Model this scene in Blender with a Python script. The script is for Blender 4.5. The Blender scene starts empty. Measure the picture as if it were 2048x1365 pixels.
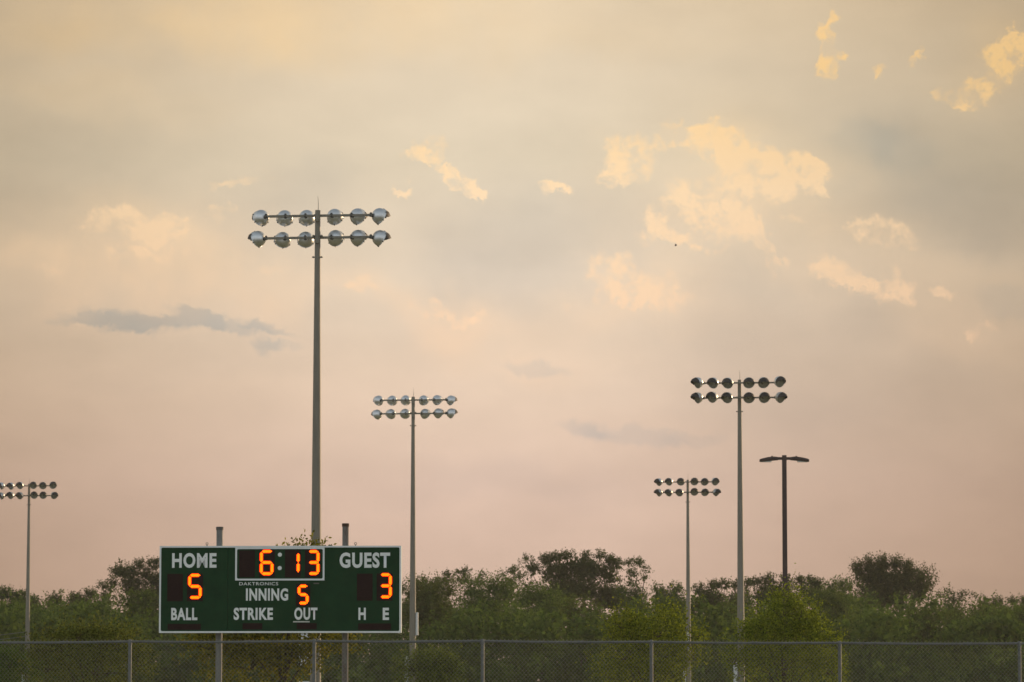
import bpy, bmesh, math, random
import numpy as np
from mathutils import Vector, Matrix, Euler

# ------------------------------------------------------------------ camera, world, sun, exposure
SC = bpy.context.scene
COL = SC.collection
R = math.radians
F, CX, CY, HOR, EYE = 7680.0, 1024.0, 682.5, 1395.0, 1.5     # 135 mm lens on 36 mm film; all in photo pixels
PITCH = math.atan((HOR - CY) / F)

cam_data = bpy.data.cameras.new('camera')
cam = bpy.data.objects.new('camera', cam_data)
COL.objects.link(cam)
cam.location = (0, 0, EYE)
cam.rotation_euler = (R(90) + PITCH, 0, 0)
cam_data.lens = 135.0
cam_data.sensor_width = 36.0
cam_data.clip_end = 6000
cam_data.dof.use_dof = True
cam_data.dof.focus_distance = 80
cam_data.dof.aperture_fstop = 6.3
SC.camera = cam

SUN_AZ, SUN_EL = 47.0, 9.0          # degrees right of the view direction, degrees up

SC.view_settings.view_transform = 'Standard'
SC.view_settings.look = 'None'
SC.view_settings.gamma = 1.0
SC.view_settings.exposure = 0.0
SC.view_settings.use_curve_mapping = False
SC.cycles.use_denoising = True
SC.cycles.use_adaptive_sampling = True
SC.cycles.adaptive_threshold = 0.008
SC.cycles.adaptive_min_samples = 16
SC.cycles.max_bounces = 6
SC.cycles.diffuse_bounces = 3
SC.cycles.glossy_bounces = 3
SC.cycles.transparent_max_bounces = 8
SC.cycles.volume_bounces = 0
SC.cycles.sample_clamp_indirect = 4.0


def direction(px, py):
    a, b = (px - CX) / F, (CY - py) / F
    c, s = math.cos(PITCH), math.sin(PITCH)
    return Vector((a, c - b * s, s + b * c))


def at(px, py, Y):
    """point of the world at depth Y that the photo shows at a pixel"""
    d = direction(px, py)
    k = Y / d.y
    return Vector((d.x * k, Y, EYE + d.z * k))


def lin(r, g, b):
    f = lambda c: (c / 255 / 12.92) if c <= 10 else ((c / 255 + 0.055) / 1.055) ** 2.4
    return (f(r), f(g), f(b), 1.0)


def azel(px, py):
    d = direction(px, py).normalized()
    return math.degrees(math.atan2(d.x, d.y)), math.degrees(math.asin(d.z))


PPD = F * math.pi / 180            # photo pixels in one degree


def build_world():
    w = bpy.data.worlds.new('World')
    SC.world = w
    w.use_nodes = True
    w.cycles.sampling_method = 'MANUAL'
    w.cycles.sample_map_resolution = 512
    nt = w.node_tree
    N, L = nt.nodes, nt.links
    N.clear()

    def node(t, **kw):
        n = N.new(t)
        for k, v in kw.items():
            setattr(n, k, v)
        return n

    def put(sock, v):
        if isinstance(v, bpy.types.NodeSocket):
            L.new(v, sock)
        else:
            sock.default_value = v

    def math_(op, a, b=0.0, c=0.0, clamp=False):
        n = node('ShaderNodeMath', operation=op, use_clamp=clamp)
        put(n.inputs[0], a); put(n.inputs[1], b); put(n.inputs[2], c)
        return n.outputs[0]

    def vmath(op, a, b=None, scale=None):
        n = node('ShaderNodeVectorMath', operation=op)
        put(n.inputs[0], a)
        if b is not None: put(n.inputs[1], b)
        if scale is not None: put(n.inputs['Scale'], scale)
        return n

    def maprange(v, a, b, c=0.0, d=1.0, mode='SMOOTHSTEP'):
        n = node('ShaderNodeMapRange', interpolation_type=mode, clamp=True)
        put(n.inputs['Value'], v)
        for k, x in zip(('From Min', 'From Max', 'To Min', 'To Max'), (a, b, c, d)):
            put(n.inputs[k], x)
        return n.outputs['Result']

    def mix(f, a, b, blend='MIX'):
        n = node('ShaderNodeMix', data_type='RGBA', blend_type=blend)
        put(n.inputs[0], f); put(n.inputs[6], a); put(n.inputs[7], b)
        return n.outputs[2]

    def noise(vec, scale, detail=5, rough=0.55):
        n = node('ShaderNodeTexNoise')
        put(n.inputs['Vector'], vec)
        n.inputs['Scale'].default_value = scale
        n.inputs['Detail'].default_value = detail
        n.inputs['Roughness'].default_value = rough
        return n

    d = node('ShaderNodeTexCoord').outputs['Generated']
    xyz = node('ShaderNodeSeparateXYZ'); L.new(d, xyz.inputs[0])
    az = math_('MULTIPLY', math_('ARCTAN2', xyz.outputs[0], xyz.outputs[1]), 180 / math.pi)
    el = math_('MULTIPLY', math_('ARCSINE', xyz.outputs[2]), 180 / math.pi)
    comb = node('ShaderNodeCombineXYZ'); L.new(az, comb.inputs[0]); L.new(el, comb.inputs[1])
    flat = comb.outputs[0]

    def warp(scale, amp, detail, rough):
        n = noise(d, scale, detail, rough)
        c = vmath('SUBTRACT', n.outputs['Color'], (0.5, 0.5, 0.5)).outputs[0]
        c = vmath('MULTIPLY', c, (amp, amp, 0)).outputs[0]
        return c
    w_big = warp(36, 1.7, 3, 0.5)
    w_fine = warp(150, 0.80, 8, 0.68)
    mild_v = vmath('ADD', vmath('ADD', flat, vmath('SCALE', w_big, scale=0.22).outputs[0]).outputs[0], vmath('SCALE', w_fine, scale=0.6).outputs[0]).outputs[0]
    soft_v = vmath('ADD', flat, w_big).outputs[0]
    crisp_v = vmath('ADD', vmath('ADD', flat, vmath('SCALE', w_big, scale=0.45).outputs[0]).outputs[0], w_fine).outputs[0]
    fluff = noise(d, 120, 8, 0.70).outputs['Fac']
    fluff2 = noise(d, 48, 5, 0.55).outputs['Fac']

    def blobs(spec, vec, soft):
        """sum of soft ellipses; the running sum rides in the vector's third component"""
        v = vec
        for (px, py, rx, ry, rot, k) in spec:
            a, e = azel(px, py)
            m = node('ShaderNodeMapping', vector_type='TEXTURE')
            L.new(v, m.inputs['Vector'])
            m.inputs['Location'].default_value = (a, e, 0)
            m.inputs['Rotation'].default_value = (0, 0, R(-rot))
            m.inputs['Scale'].default_value = (rx / PPD, ry / PPD, 1e6)
            ln = vmath('LENGTH', m.outputs[0]).outputs['Value']
            s = maprange(ln, 1 + soft, max(0.0, 1 - soft))
            v = vmath('ADD', v, vmath('SCALE', (0, 0, k), scale=s).outputs[0]).outputs[0]
        sp = node('ShaderNodeSeparateXYZ'); L.new(v, sp.inputs[0])
        return sp.outputs[2]

    # clouds in the low western sky: (pixel x, pixel y, half width, half height, tilt, strength)
    crisp_bright = [
        (1268, 318, 50, 58, 0, 1.0), (1255, 352, 45, 20, 10, .5), (1345, 258, 40, 26, 0, .9), (1400, 272, 66, 30, 15, .9),
        (1450, 310, 36, 52, 0, .6), (1405, 400, 62, 45, 30, .7), (1370, 452, 80, 46, 0, .85), (1440, 452, 84, 50, 0, .85), (1330, 470, 50, 26, 0, .5),
        (1490, 410, 44, 70, 12, .8), (1524, 470, 26, 60, -22, .9), (1552, 520, 16, 40, -20, .9), (1525, 300, 50, 26, 8, .75), (1590, 318, 56, 28, 20, .72), (1562, 372, 28, 34, 0, .6),
        (1632, 358, 26, 36, -30, .55), (1645, 390, 20, 14, 0, .55), (1590, 438, 24, 14, 0, .5),
        (1232, 548, 50, 42, 10, 1.0), (1265, 590, 40, 18, 20, .6), (1330, 590, 50, 34, 10, .5), (1110, 610, 36, 18, 0, .45), (715, 572, 34, 16, 0, .4), (870, 598, 46, 18, 10, .4), (935, 625, 40, 14, 20, .35),
        (1665, 540, 50, 34, 20, .9), (1715, 582, 46, 26, 20, .85), (1750, 472, 70, 34, 10, .5), (1780, 570, 48, 26, 0, .8), (1700, 455, 40, 18, 0, .4),
        (1890, 582, 32, 14, 20, .6), (1970, 652, 34, 18, 0, .55),
        (862, 308, 36, 22, 0, .95), (836, 325, 30, 11, -10, .7), (916, 352, 28, 17, 35, 1.0), (944, 380, 26, 12, 30, .9), (820, 382, 16, 11, 0, .8),
        (1098, 358, 23, 17, 0, 1.0), (1140, 364, 20, 10, 25, 1.0),
        (1655, 62, 16, 24, -15, .9), (1664, 112, 22, 36, 10, .95), (1682, 142, 7, 9, 0, .4), (1773, 136, 13, 10, -50, .6), (1842, 110, 8, 13, 20, .5),
        (2012, 118, 46, 34, -35, 1.0), (1972, 175, 40, 30, 0, .95), (1894, 184, 26, 16, 0, .7), (1950, 205, 30, 12, 10, .7), (2044, 95, 16, 30, 0, .8),
        (240, 450, 90, 24, 5, .38), (330, 478, 60, 24, 0, .32), (165, 470, 40, 18, 0, .28), (470, 372, 34, 10, -20, .22), (530, 352, 30, 10, 0, .2), (440, 440, 26, 14, 0, .38), (200, 500, 60, 18, 8, .3), (350, 445, 30, 12, 20, .3), (300, 520, 90, 14, 4, .28), (480, 365, 34, 12, -25, .22), (520, 535, 60, 14, 5, .28), (60, 545, 50, 14, 5, .28),
    ]
    soft_bright = [
        (1430, 400, 190, 150, 0, .35), (1580, 350, 120, 80, 10, .30), (1290, 570, 120, 60, 0, .3), (1720, 530, 150, 80, 20, .32), (1960, 560, 110, 50, 0, .22),
        (260, 500, 240, 80, 5, .55), (420, 550, 260, 50, 5, .30), (40, 530, 110, 60, 0, .25), (880, 605, 130, 42, 10, .38), (1010, 670, 160, 50, 10, .32), (730, 575, 70, 26, 0, .22),
        (640, 60, 560, 60, 0, .22), (500, 20, 420, 60, -6, .25), (200, 180, 220, 40, 0, .14), (1900, 660, 120, 50, 0, .2), (300, 600, 260, 50, 0, .25),
        (1120, 610, 90, 40, 0, .2), (1400, 640, 200, 40, 6, .14), (2010, 130, 90, 70, 0, .25),
    ]
    crisp_dark = [
        (185, 634, 66, 12, 5, .55), (235, 640, 70, 20, 8, .65), (300, 650, 60, 16, 0, .6), (345, 644, 50, 13, 0, .55), (170, 622, 26, 14, 20, .4), (372, 622, 22, 12, 20, .5), (390, 634, 60, 17, 14, .6), (455, 648, 84, 18, 8, .65), (535, 655, 46, 9, 10, .45), (535, 692, 28, 16, 5, .4),
        (130, 638, 40, 7, 0, .3), (1070, 732, 60, 14, 4, .42), (1170, 858, 50, 12, 14, .3), (1260, 872, 100, 22, 6, .32), (1380, 880, 60, 14, 0, .18),
        (1730, 282, 66, 44, 8, .22), (1800, 300, 80, 44, 18, .20), (2012, 600, 56, 34, 0, .3), (560, 690, 40, 10, 0, .2),
    ]
    soft_dark = [
        (1860, 350, 220, 110, 14, .50), (1120, 450, 210, 90, 0, .58), (620, 395, 110, 60, 0, .42), (510, 470, 90, 45, 0, .24), (980, 540, 150, 55, 20, .3),
        (1020, 975, 200, 34, 0, .22), (1600, 640, 160, 60, 10, .2), (1960, 800, 160, 60, 0, .18), (1500, 780, 260, 60, 0, .12), (300, 300, 260, 60, 0, .10), (330, 740, 300, 30, 0, .10), (1000, 250, 300, 60, 0, .08),
        (1600, 720, 340, 90, 0, .28), (1960, 430, 130, 70, 0, .3), (1750, 860, 330, 110, 0, .20), (1480, 560, 90, 40, 0, .16), (40, 330, 130, 80, 0, .16), (1300, 250, 0.1, 0.1, 0, 0.0),
    ]
    cb = blobs(crisp_bright, crisp_v, 0.55)
    sb = blobs(soft_bright, soft_v, 0.85)
    cd = blobs(crisp_dark, mild_v, 0.40)
    sd = blobs(soft_dark, soft_v, 0.8)

    # the same weather goes on round the rest of the horizon: broken banks of cloud from noise alone
    away = maprange(math_('ABSOLUTE', az), 8.5, 16)
    streak = node('ShaderNodeMapping'); L.new(d, streak.inputs['Vector']); streak.inputs['Scale'].default_value = (1, 1, 2.2)
    bank = noise(streak.outputs[0], 9, 7, 0.58).outputs['Fac']
    banks = math_('MULTIPLY', maprange(bank, 0.52, 0.68), math_('MULTIPLY', away, 0.5))

    # thin veil of high cloud and haze that covers the low sky
    ramp = node('ShaderNodeValToRGB')
    cr = ramp.color_ramp
    stops = [(0.0, lin(196, 165, 145)), (1.6, lin(206, 175, 155)), (3.2, lin(217, 188, 168)), (4.8, lin(229, 203, 178)), (6.2, lin(227, 207, 183)),
             (8.0, lin(225, 208, 181)), (9.3, lin(226, 207, 179)), (10.6, lin(225, 203, 171)), (16, lin(214, 198, 166)), (30, lin(196, 194, 186)), (60, lin(178, 188, 198))]
    while len(cr.elements) < len(stops):
        cr.elements.new(0.5)
    for e, (p, c) in zip(cr.elements, stops):
        e.position = p / 60; e.color = c
    L.new(math_('DIVIDE', el, 60), ramp.inputs[0])
    veil = ramp.outputs[0]
    # slow swell of brightness along the horizon: lens vignetting painted into the veil colour
    wob = noise(d, 3.0, 2, 0.5).outputs['Fac']
    swell = math_('COSINE', math_('MULTIPLY', math_('ADD', az, 0.3), 0.30))
    swell = math_('MULTIPLY_ADD', swell, 0.195, 0.86)
    swell = math_('MULTIPLY', swell, math_('MULTIPLY_ADD', wob, 0.10, 0.95))
    soften = maprange(el, 12, 30, 1.0, 0.0)
    swell = math_('MULTIPLY_ADD', math_('SUBTRACT', swell, 0.93), soften, 0.93)
    tint = node('ShaderNodeCombineColor')
    L.new(swell, tint.inputs[0]); L.new(math_('POWER', swell, 1.12), tint.inputs[1]); L.new(math_('POWER', swell, 1.32), tint.inputs[2])
    veil = mix(1.0, veil, tint.outputs[0], 'MULTIPLY')
    # away from the sun the veil turns cool and pale
    east = maprange(math_('ABSOLUTE', math_('SUBTRACT', az, 10.0)), 35, 120, 0.0, 0.85)
    veil = mix(east, veil, (0.66, 0.73, 0.80, 1))
    mott = maprange(noise(streak.outputs[0], 26, 6, 0.55).outputs['Fac'], 0.3, 0.7, 0.945, 1.055, 'LINEAR')
    mv = node('ShaderNodeCombineColor')
    L.new(mott, mv.inputs[0]); L.new(mott, mv.inputs[1]); L.new(mott, mv.inputs[2])
    veil = mix(1.0, veil, mv.outputs[0], 'MULTIPLY')

    sky = node('ShaderNodeTexSky', sky_type='NISHITA', sun_disc=False)
    sky.sun_elevation = R(SUN_EL); sky.sun_rotation = R(SUN_AZ)
    sky.air_density = 1.2; sky.dust_density = 3.0
    blue = mix(1.0, sky.outputs[0], (0.11, 0.11, 0.11, 1), 'MULTIPLY')
    cover = maprange(math_('MULTIPLY_ADD', bank, 26.0, math_('SUBTRACT', el, 13.0)), 12, 50, 1.0, 0.35)
    base = mix(cover, blue, veil)

    base = mix(math_('MULTIPLY', sd, 1.0, clamp=True), base, mix(1.0, base, (0.76, 0.80, 0.87, 1), 'MULTIPLY'))
    base = mix(math_('MULTIPLY', cd, 1.05, clamp=True), base, mix(1.0, base, (0.68, 0.79, 0.92, 1), 'MULTIPLY'))

    gold = node('ShaderNodeValToRGB')
    g = gold.color_ramp
    gst = [(3.5, lin(236, 196, 160)), (5.5, lin(250, 214, 179)), (7.5, lin(254, 222, 181)), (9.3, lin(255, 215, 154)), (14, lin(250, 214, 165)), (30, lin(232, 222, 206))]
    while len(g.elements) < len(gst):
        g.elements.new(0.5)
    for e, (p, c) in zip(g.elements, gst):
        e.position = p / 30; e.color = c
    L.new(math_('DIVIDE', el, 30), gold.inputs[0])
    gs = mix(1.0, gold.outputs[0], mix(0.6, (1, 1, 1, 1), tint.outputs[0]), 'MULTIPLY')
    # noise eats into the edges of the bright clouds and mottles their insides
    cb = math_('MINIMUM', cb, 1.0)
    ragged = math_('ADD', math_('MULTIPLY', math_('SUBTRACT', fluff, 0.5), 1.5), math_('MULTIPLY', math_('SUBTRACT', fluff2, 0.5), 1.5))
    bite = math_('MULTIPLY', ragged, math_('MULTIPLY', cb, 3.0, clamp=True))
    cb = maprange(math_('MULTIPLY_ADD', cb, 1.0, bite), 0.04, 0.98)
    # billows: light comes from the right and above, so a puff is bright where the cloud thins out that way
    bw = vmath('ADD', d, vmath('SCALE', w_fine, scale=0.0045).outputs[0]).outputs[0]
    here = noise(bw, 80, 7, 0.68).outputs['Fac']
    there = noise(vmath('ADD', bw, (0.0026, 0.0, 0.0030)).outputs[0], 80, 7, 0.68).outputs['Fac']
    relief = math_('SUBTRACT', here, there)
    # thin margins glow, the thick heart of a cloud is greyer
    rim = math_('MULTIPLY', math_('MULTIPLY', cb, math_('SUBTRACT', 1.0, cb)), 1.3)
    shade = math_('MULTIPLY_ADD', relief, 6.0, 0.60)
    shade = math_('MULTIPLY_ADD', math_('SUBTRACT', fluff2, 0.5), 1.1, shade)
    shade = math_('MAXIMUM', math_('MINIMUM', math_('ADD', shade, rim), 1.08), 0.12)
    br = math_('MULTIPLY', cb, shade)
    tex2 = maprange(fluff2, 0.36, 0.62, 0.55, 1.1, 'LINEAR')
    br = math_('ADD', br, math_('MULTIPLY', sb, math_('MULTIPLY', tex2, 0.85)))
    br = math_('ADD', br, banks)
    br = math_('MINIMUM', br, 1.0)
    col = mix(br, base, gs)

    bg = node('ShaderNodeBackground')
    L.new(col, bg.inputs['Color']); bg.inputs['Strength'].default_value = 1.0
    out = node('ShaderNodeOutputWorld'); L.new(bg.outputs[0], out.inputs[0])


build_world()

sun_data = bpy.data.lights.new('sun', 'SUN')
sun = bpy.data.objects.new('sun', sun_data)
COL.objects.link(sun)
sun_data.energy = 2.3
sun_data.angle = R(1.5)
sun_data.color = (1.0, 0.70, 0.42)
sd_ = Vector((math.sin(R(SUN_AZ)) * math.cos(R(SUN_EL)), math.cos(R(SUN_AZ)) * math.cos(R(SUN_EL)), math.sin(R(SUN_EL))))
sun.rotation_euler = sd_.to_track_quat('Z', 'Y').to_euler()
sun.location = (60, 60, 60)

# ------------------------------------------------------------------ helpers
rng = np.random.default_rng(7)
random.seed(7)


def link(o, parent=None):
    COL.objects.link(o)
    if parent is not None:
        o.parent = parent
    return o


def tag(o, label=None, cat=None, group=None, kind=None):
    for k, v in (('label', label), ('category', cat), ('group', group), ('kind', kind)):
        if v:
            o[k] = v
    return o


def thing(name, loc, label, cat, group=None, rz=0.0):
    o = link(bpy.data.objects.new(name, None))
    o.empty_display_size = 0.3
    o.location = loc
    o.rotation_euler = (0, 0, rz)
    return tag(o, label, cat, group)


def mesh_from(name, verts, faces, mat, smooth=False):
    me = bpy.data.meshes.new(name)
    me.from_pydata([tuple(v) for v in verts], [], faces)
    me.update()
    if smooth:
        me.polygons.foreach_set('use_smooth', [True] * len(me.polygons))
    if mat: me.materials.append(mat)
    return me


def place(name, me, parent=None, loc=(0, 0, 0), rot=(0, 0, 0), label=None):
    o = link(bpy.data.objects.new(name, me), parent)
    o.location = loc
    o.rotation_euler = rot
    if label: o['label'] = label
    return o


class Shape:
    def __init__(self):
        self.v, self.f = [], []

    def add(self, vs, fs):
        n = len(self.v)
        self.v += [tuple(v) for v in vs]
        self.f += [tuple(i + n for i in f) for f in fs]
        return self

    def box(self, x0, x1, y0, y1, z0, z1):
        vs = [(x, y, z) for z in (z0, z1) for y in (y0, y1) for x in (x0, x1)]
        return self.add(vs, [(0, 2, 3, 1), (4, 5, 7, 6), (0, 1, 5, 4), (2, 6, 7, 3), (0, 4, 6, 2), (1, 3, 7, 5)])

    def tube(self, pts, rad, n=8, cap=True):
        pts = [Vector(p) for p in pts]
        rad = [rad] * len(pts) if isinstance(rad, (int, float)) else rad
        vs, fs = [], []
        up = Vector((0, 0, 1))
        for i, p in enumerate(pts):
            t = (pts[min(i + 1, len(pts) - 1)] - pts[max(i - 1, 0)]).normalized()
            a = t.cross(up if abs(t.z) < 0.95 else Vector((0, 1, 0))).normalized()
            b = t.cross(a)
            for k in range(n):
                q = 2 * math.pi * k / n
                vs.append(p + (a * math.cos(q) + b * math.sin(q)) * rad[i])
        for i in range(len(pts) - 1):
            for k in range(n):
                j = (k + 1) % n
                fs.append((i * n + k, i * n + j, (i + 1) * n + j, (i + 1) * n + k))
        if cap:
            fs.append(tuple(range(n - 1, -1, -1)))
            fs.append(tuple((len(pts) - 1) * n + k for k in range(n)))
        return self.add(vs, fs)

    def lathe_y(self, prof, n=24, close0=False, close1=False):
        """profile of (y, radius) turned about the Y axis"""
        vs = [(r * math.cos(2 * math.pi * k / n), y, r * math.sin(2 * math.pi * k / n)) for (y, r) in prof for k in range(n)]
        fs = []
        for i in range(len(prof) - 1):
            for k in range(n):
                j = (k + 1) % n
                fs.append((i * n + k, (i + 1) * n + k, (i + 1) * n + j, i * n + j))
        if close0: fs.append(tuple(range(n)))
        if close1: fs.append(tuple((len(prof) - 1) * n + k for k in range(n - 1, -1, -1)))
        return self.add(vs, fs)

    def mesh(self, name, mat, smooth=False, bevel=0.0, angle=None):
        me = mesh_from(name, self.v, self.f, mat)
        bm = bmesh.new(); bm.from_mesh(me)
        bmesh.ops.recalc_face_normals(bm, faces=bm.faces)
        if bevel:
            bmesh.ops.bevel(bm, geom=list(bm.edges), offset=bevel, segments=2, affect='EDGES', profile=0.7)
        for f in bm.faces: f.smooth = smooth
        if smooth:
            for e in bm.edges:
                if len(e.link_faces) == 2 and e.calc_face_angle(0) > R(angle or 40): e.smooth = False
        bm.to_mesh(me); bm.free()
        return me


# ------------------------------------------------------------------ materials
def material(name, color, rough=0.6, metal=0.0, vary=0.0, scale=8.0, bump=0.0, stretch=(1, 1, 1), second=None, thresh=(0.45, 0.65)):
    m = bpy.data.materials.new(name)
    m.use_nodes = True
    nt = m.node_tree; N = nt.nodes; L = nt.links
    b = N['Principled BSDF']
    b.inputs['Base Color'].default_value = (*color, 1)
    b.inputs['Roughness'].default_value = rough
    b.inputs['Metallic'].default_value = metal
    if vary or bump or second:
        tc = N.new('ShaderNodeTexCoord')
        mp = N.new('ShaderNodeMapping'); mp.inputs['Scale'].default_value = stretch
        L.new(tc.outputs['Object'], mp.inputs[0])
        no = N.new('ShaderNodeTexNoise'); no.inputs['Scale'].default_value = scale; no.inputs['Detail'].default_value = 6; no.inputs['Roughness'].default_value = 0.6
        L.new(mp.outputs[0], no.inputs['Vector'])
        mr = N.new('ShaderNodeMapRange'); mr.inputs['From Min'].default_value = 0.3; mr.inputs['From Max'].default_value = 0.7
        mr.inputs['To Min'].default_value = 1 - vary; mr.inputs['To Max'].default_value = 1 + vary
        L.new(no.outputs['Fac'], mr.inputs['Value'])
        mx = N.new('ShaderNodeMix'); mx.data_type = 'RGBA'; mx.blend_type = 'MULTIPLY'
        mx.inputs[0].default_value = 1; mx.inputs[6].default_value = (*color, 1)
        L.new(mr.outputs[0], mx.inputs[7])
        outc = mx.outputs[2]
        if second:
            n2 = N.new('ShaderNodeTexNoise'); n2.inputs['Scale'].default_value = scale * 0.6; n2.inputs['Detail'].default_value = 8; n2.inputs['Roughness'].default_value = 0.65
            L.new(mp.outputs[0], n2.inputs['Vector'])
            m2 = N.new('ShaderNodeMapRange'); m2.inputs['From Min'].default_value = thresh[0]; m2.inputs['From Max'].default_value = thresh[1]
            L.new(n2.outputs['Fac'], m2.inputs['Value'])
            mm = N.new('ShaderNodeMix'); mm.data_type = 'RGBA'
            L.new(m2.outputs[0], mm.inputs[0]); L.new(outc, mm.inputs[6]); mm.inputs[7].default_value = (*second, 1)
            outc = mm.outputs[2]
        L.new(outc, b.inputs['Base Color'])
        if bump:
            bp = N.new('ShaderNodeBump'); bp.inputs['Strength'].default_value = bump; bp.inputs['Distance'].default_value = 0.01
            L.new(no.outputs['Fac'], bp.inputs['Height']); L.new(bp.outputs[0], b.inputs['Normal'])
    return m


def emissive(name, color, strength):
    m = bpy.data.materials.new(name)
    m.use_nodes = True
    nt = m.node_tree
    nt.nodes.clear()
    e = nt.nodes.new('ShaderNodeEmission'); e.inputs[0].default_value = (*color, 1); e.inputs[1].default_value = strength
    o = nt.nodes.new('ShaderNodeOutputMaterial'); nt.links.new(e.outputs[0], o.inputs[0])
    return m


def leaf_material(name, dark, light, transl=0.45, warm=None):
    """leaf colour runs between two natural tones leaf by leaf, and a little from tree to tree"""
    m = bpy.data.materials.new(name)
    m.use_nodes = True
    nt = m.node_tree; N = nt.nodes; L = nt.links
    N.clear()
    at_ = N.new('ShaderNodeAttribute'); at_.attribute_name = 'leaf_tone'
    rp = N.new('ShaderNodeValToRGB')
    rp.color_ramp.elements[0].color = (*dark, 1); rp.color_ramp.elements[1].color = (*light, 1)
    if warm:
        e = rp.color_ramp.elements.new(0.94); e.color = (*light, 1)
        rp.color_ramp.elements[-1].color = (*warm, 1)
    L.new(at_.outputs['Fac'], rp.inputs[0])
    oi = N.new('ShaderNodeObjectInfo')
    hs = N.new('ShaderNodeHueSaturation')
    mr = N.new('ShaderNodeMapRange'); mr.inputs['To Min'].default_value = 0.8; mr.inputs['To Max'].default_value = 1.2
    L.new(oi.outputs['Random'], mr.inputs['Value']); L.new(mr.outputs[0], hs.inputs['Value'])
    mh = N.new('ShaderNodeMapRange'); mh.inputs['To Min'].default_value = 0.485; mh.inputs['To Max'].default_value = 0.512
    L.new(oi.outputs['Random'], mh.inputs['Value']); L.new(mh.outputs[0], hs.inputs['Hue'])
    L.new(rp.outputs[0], hs.inputs['Color'])
    df = N.new('ShaderNodeBsdfDiffuse'); tr = N.new('ShaderNodeBsdfTranslucent')
    L.new(hs.outputs[0], df.inputs[0])
    tint = N.new('ShaderNodeMix'); tint.data_type = 'RGBA'; tint.blend_type = 'MULTIPLY'; tint.inputs[0].default_value = 1; tint.inputs[7].default_value = (1.25, 1.3, 0.6, 1)
    L.new(hs.outputs[0], tint.inputs[6]); L.new(tint.outputs[2], tr.inputs[0])
    mx = N.new('ShaderNodeMixShader'); mx.inputs[0].default_value = transl
    L.new(df.outputs[0], mx.inputs[1]); L.new(tr.outputs[0], mx.inputs[2])
    o = N.new('ShaderNodeOutputMaterial'); L.new(mx.outputs[0], o.inputs[0])
    return m


M = dict(
    grass=material('dry_grass_ground', (0.22, 0.205, 0.11), 0.9, vary=0.3, scale=0.4),
    clay=material('infield_clay', (0.30, 0.20, 0.12), 0.95, vary=0.15, scale=0.6),
    galv=material('galvanised_steel', (0.215, 0.198, 0.155), 0.55, 0.15, vary=0.14, scale=3.0, stretch=(3, 3, 0.35), bump=0.05),
    fence=material('fence_steel', (0.165, 0.175, 0.17), 0.5, 0.35, vary=0.2, scale=14, bump=0.05),
    wire=material('fence_wire', (0.22, 0.22, 0.18), 0.55, 0.25, vary=0.15, scale=5),
    pipe=material('grey_pipe', (0.19, 0.19, 0.175), 0.6, 0.2, vary=0.22, scale=9, stretch=(2, 2, 0.5), bump=0.1),
    pipe_rust=material('rusting_pipe', (0.17, 0.16, 0.14), 0.7, 0.1, vary=0.22, scale=7, stretch=(2, 2, 0.6), bump=0.15, second=(0.12, 0.065, 0.035), thresh=(0.50, 0.72)),
    rust=material('rusty_cap', (0.085, 0.05, 0.032), 0.8, 0.1, vary=0.35, scale=16, bump=0.2),
    capgrey=material('dull_cap', (0.13, 0.12, 0.105), 0.7, 0.2, vary=0.25, scale=16, bump=0.1),
    bowl=material('spun_aluminium', (0.74, 0.76, 0.76), 0.45, 1.0, vary=0.10, scale=5),
    inner=material('reflector_lining', (0.50, 0.51, 0.46), 0.4, 0.9, vary=0.05, scale=5),
    black=material('black_housing', (0.040, 0.034, 0.029), 0.55, vary=0.15, scale=12),
    knuckle=material('dark_casting', (0.07, 0.07, 0.065), 0.5, 0.4, vary=0.2, scale=20),
    whitebox=material('pale_enclosure', (0.62, 0.64, 0.62), 0.5, vary=0.08, scale=6),
    bronze=material('bronze_paint', (0.055, 0.034, 0.026), 0.5, 0.1, vary=0.15, scale=4, stretch=(2, 2, 0.4)),
    green=material('green_sign_face', (0.011, 0.046, 0.016), 0.6, vary=0.16, scale=2.5),
    greenside=material('green_cabinet', (0.014, 0.036, 0.018), 0.55, vary=0.12, scale=3),
    white=material('white_vinyl', (0.80, 0.83, 0.80), 0.5, vary=0.05, scale=4),
    trim=material('white_trim', (0.78, 0.82, 0.80), 0.42, vary=0.06, scale=5),
    digit=material('digit_face', (0.024, 0.010, 0.0075), 0.6, vary=0.2, scale=30),
    sticker=material('worn_sticker', (0.55, 0.56, 0.5), 0.6, vary=0.3, scale=40),
    smallprint=material('dull_print', (0.12, 0.11, 0.09), 0.6),
    led=emissive('lit_amber_diode', (1.0, 0.105, 0.002), 5.4),
    ledglow=emissive('red_halo_glow', (1.0, 0.02, 0.002), 1.1),  # halo round the diodes, put in as emission of its own
    bark=material('bark', (0.07, 0.05, 0.035), 0.9, vary=0.3, scale=6, stretch=(2, 2, 0.5), bump=0.3),
    bird=material('dark_feathers', (0.02, 0.018, 0.016), 0.8, vary=0.2, scale=20),
    cable=material('cable', (0.16, 0.16, 0.14), 0.6, vary=0.1, scale=1),
)
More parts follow.
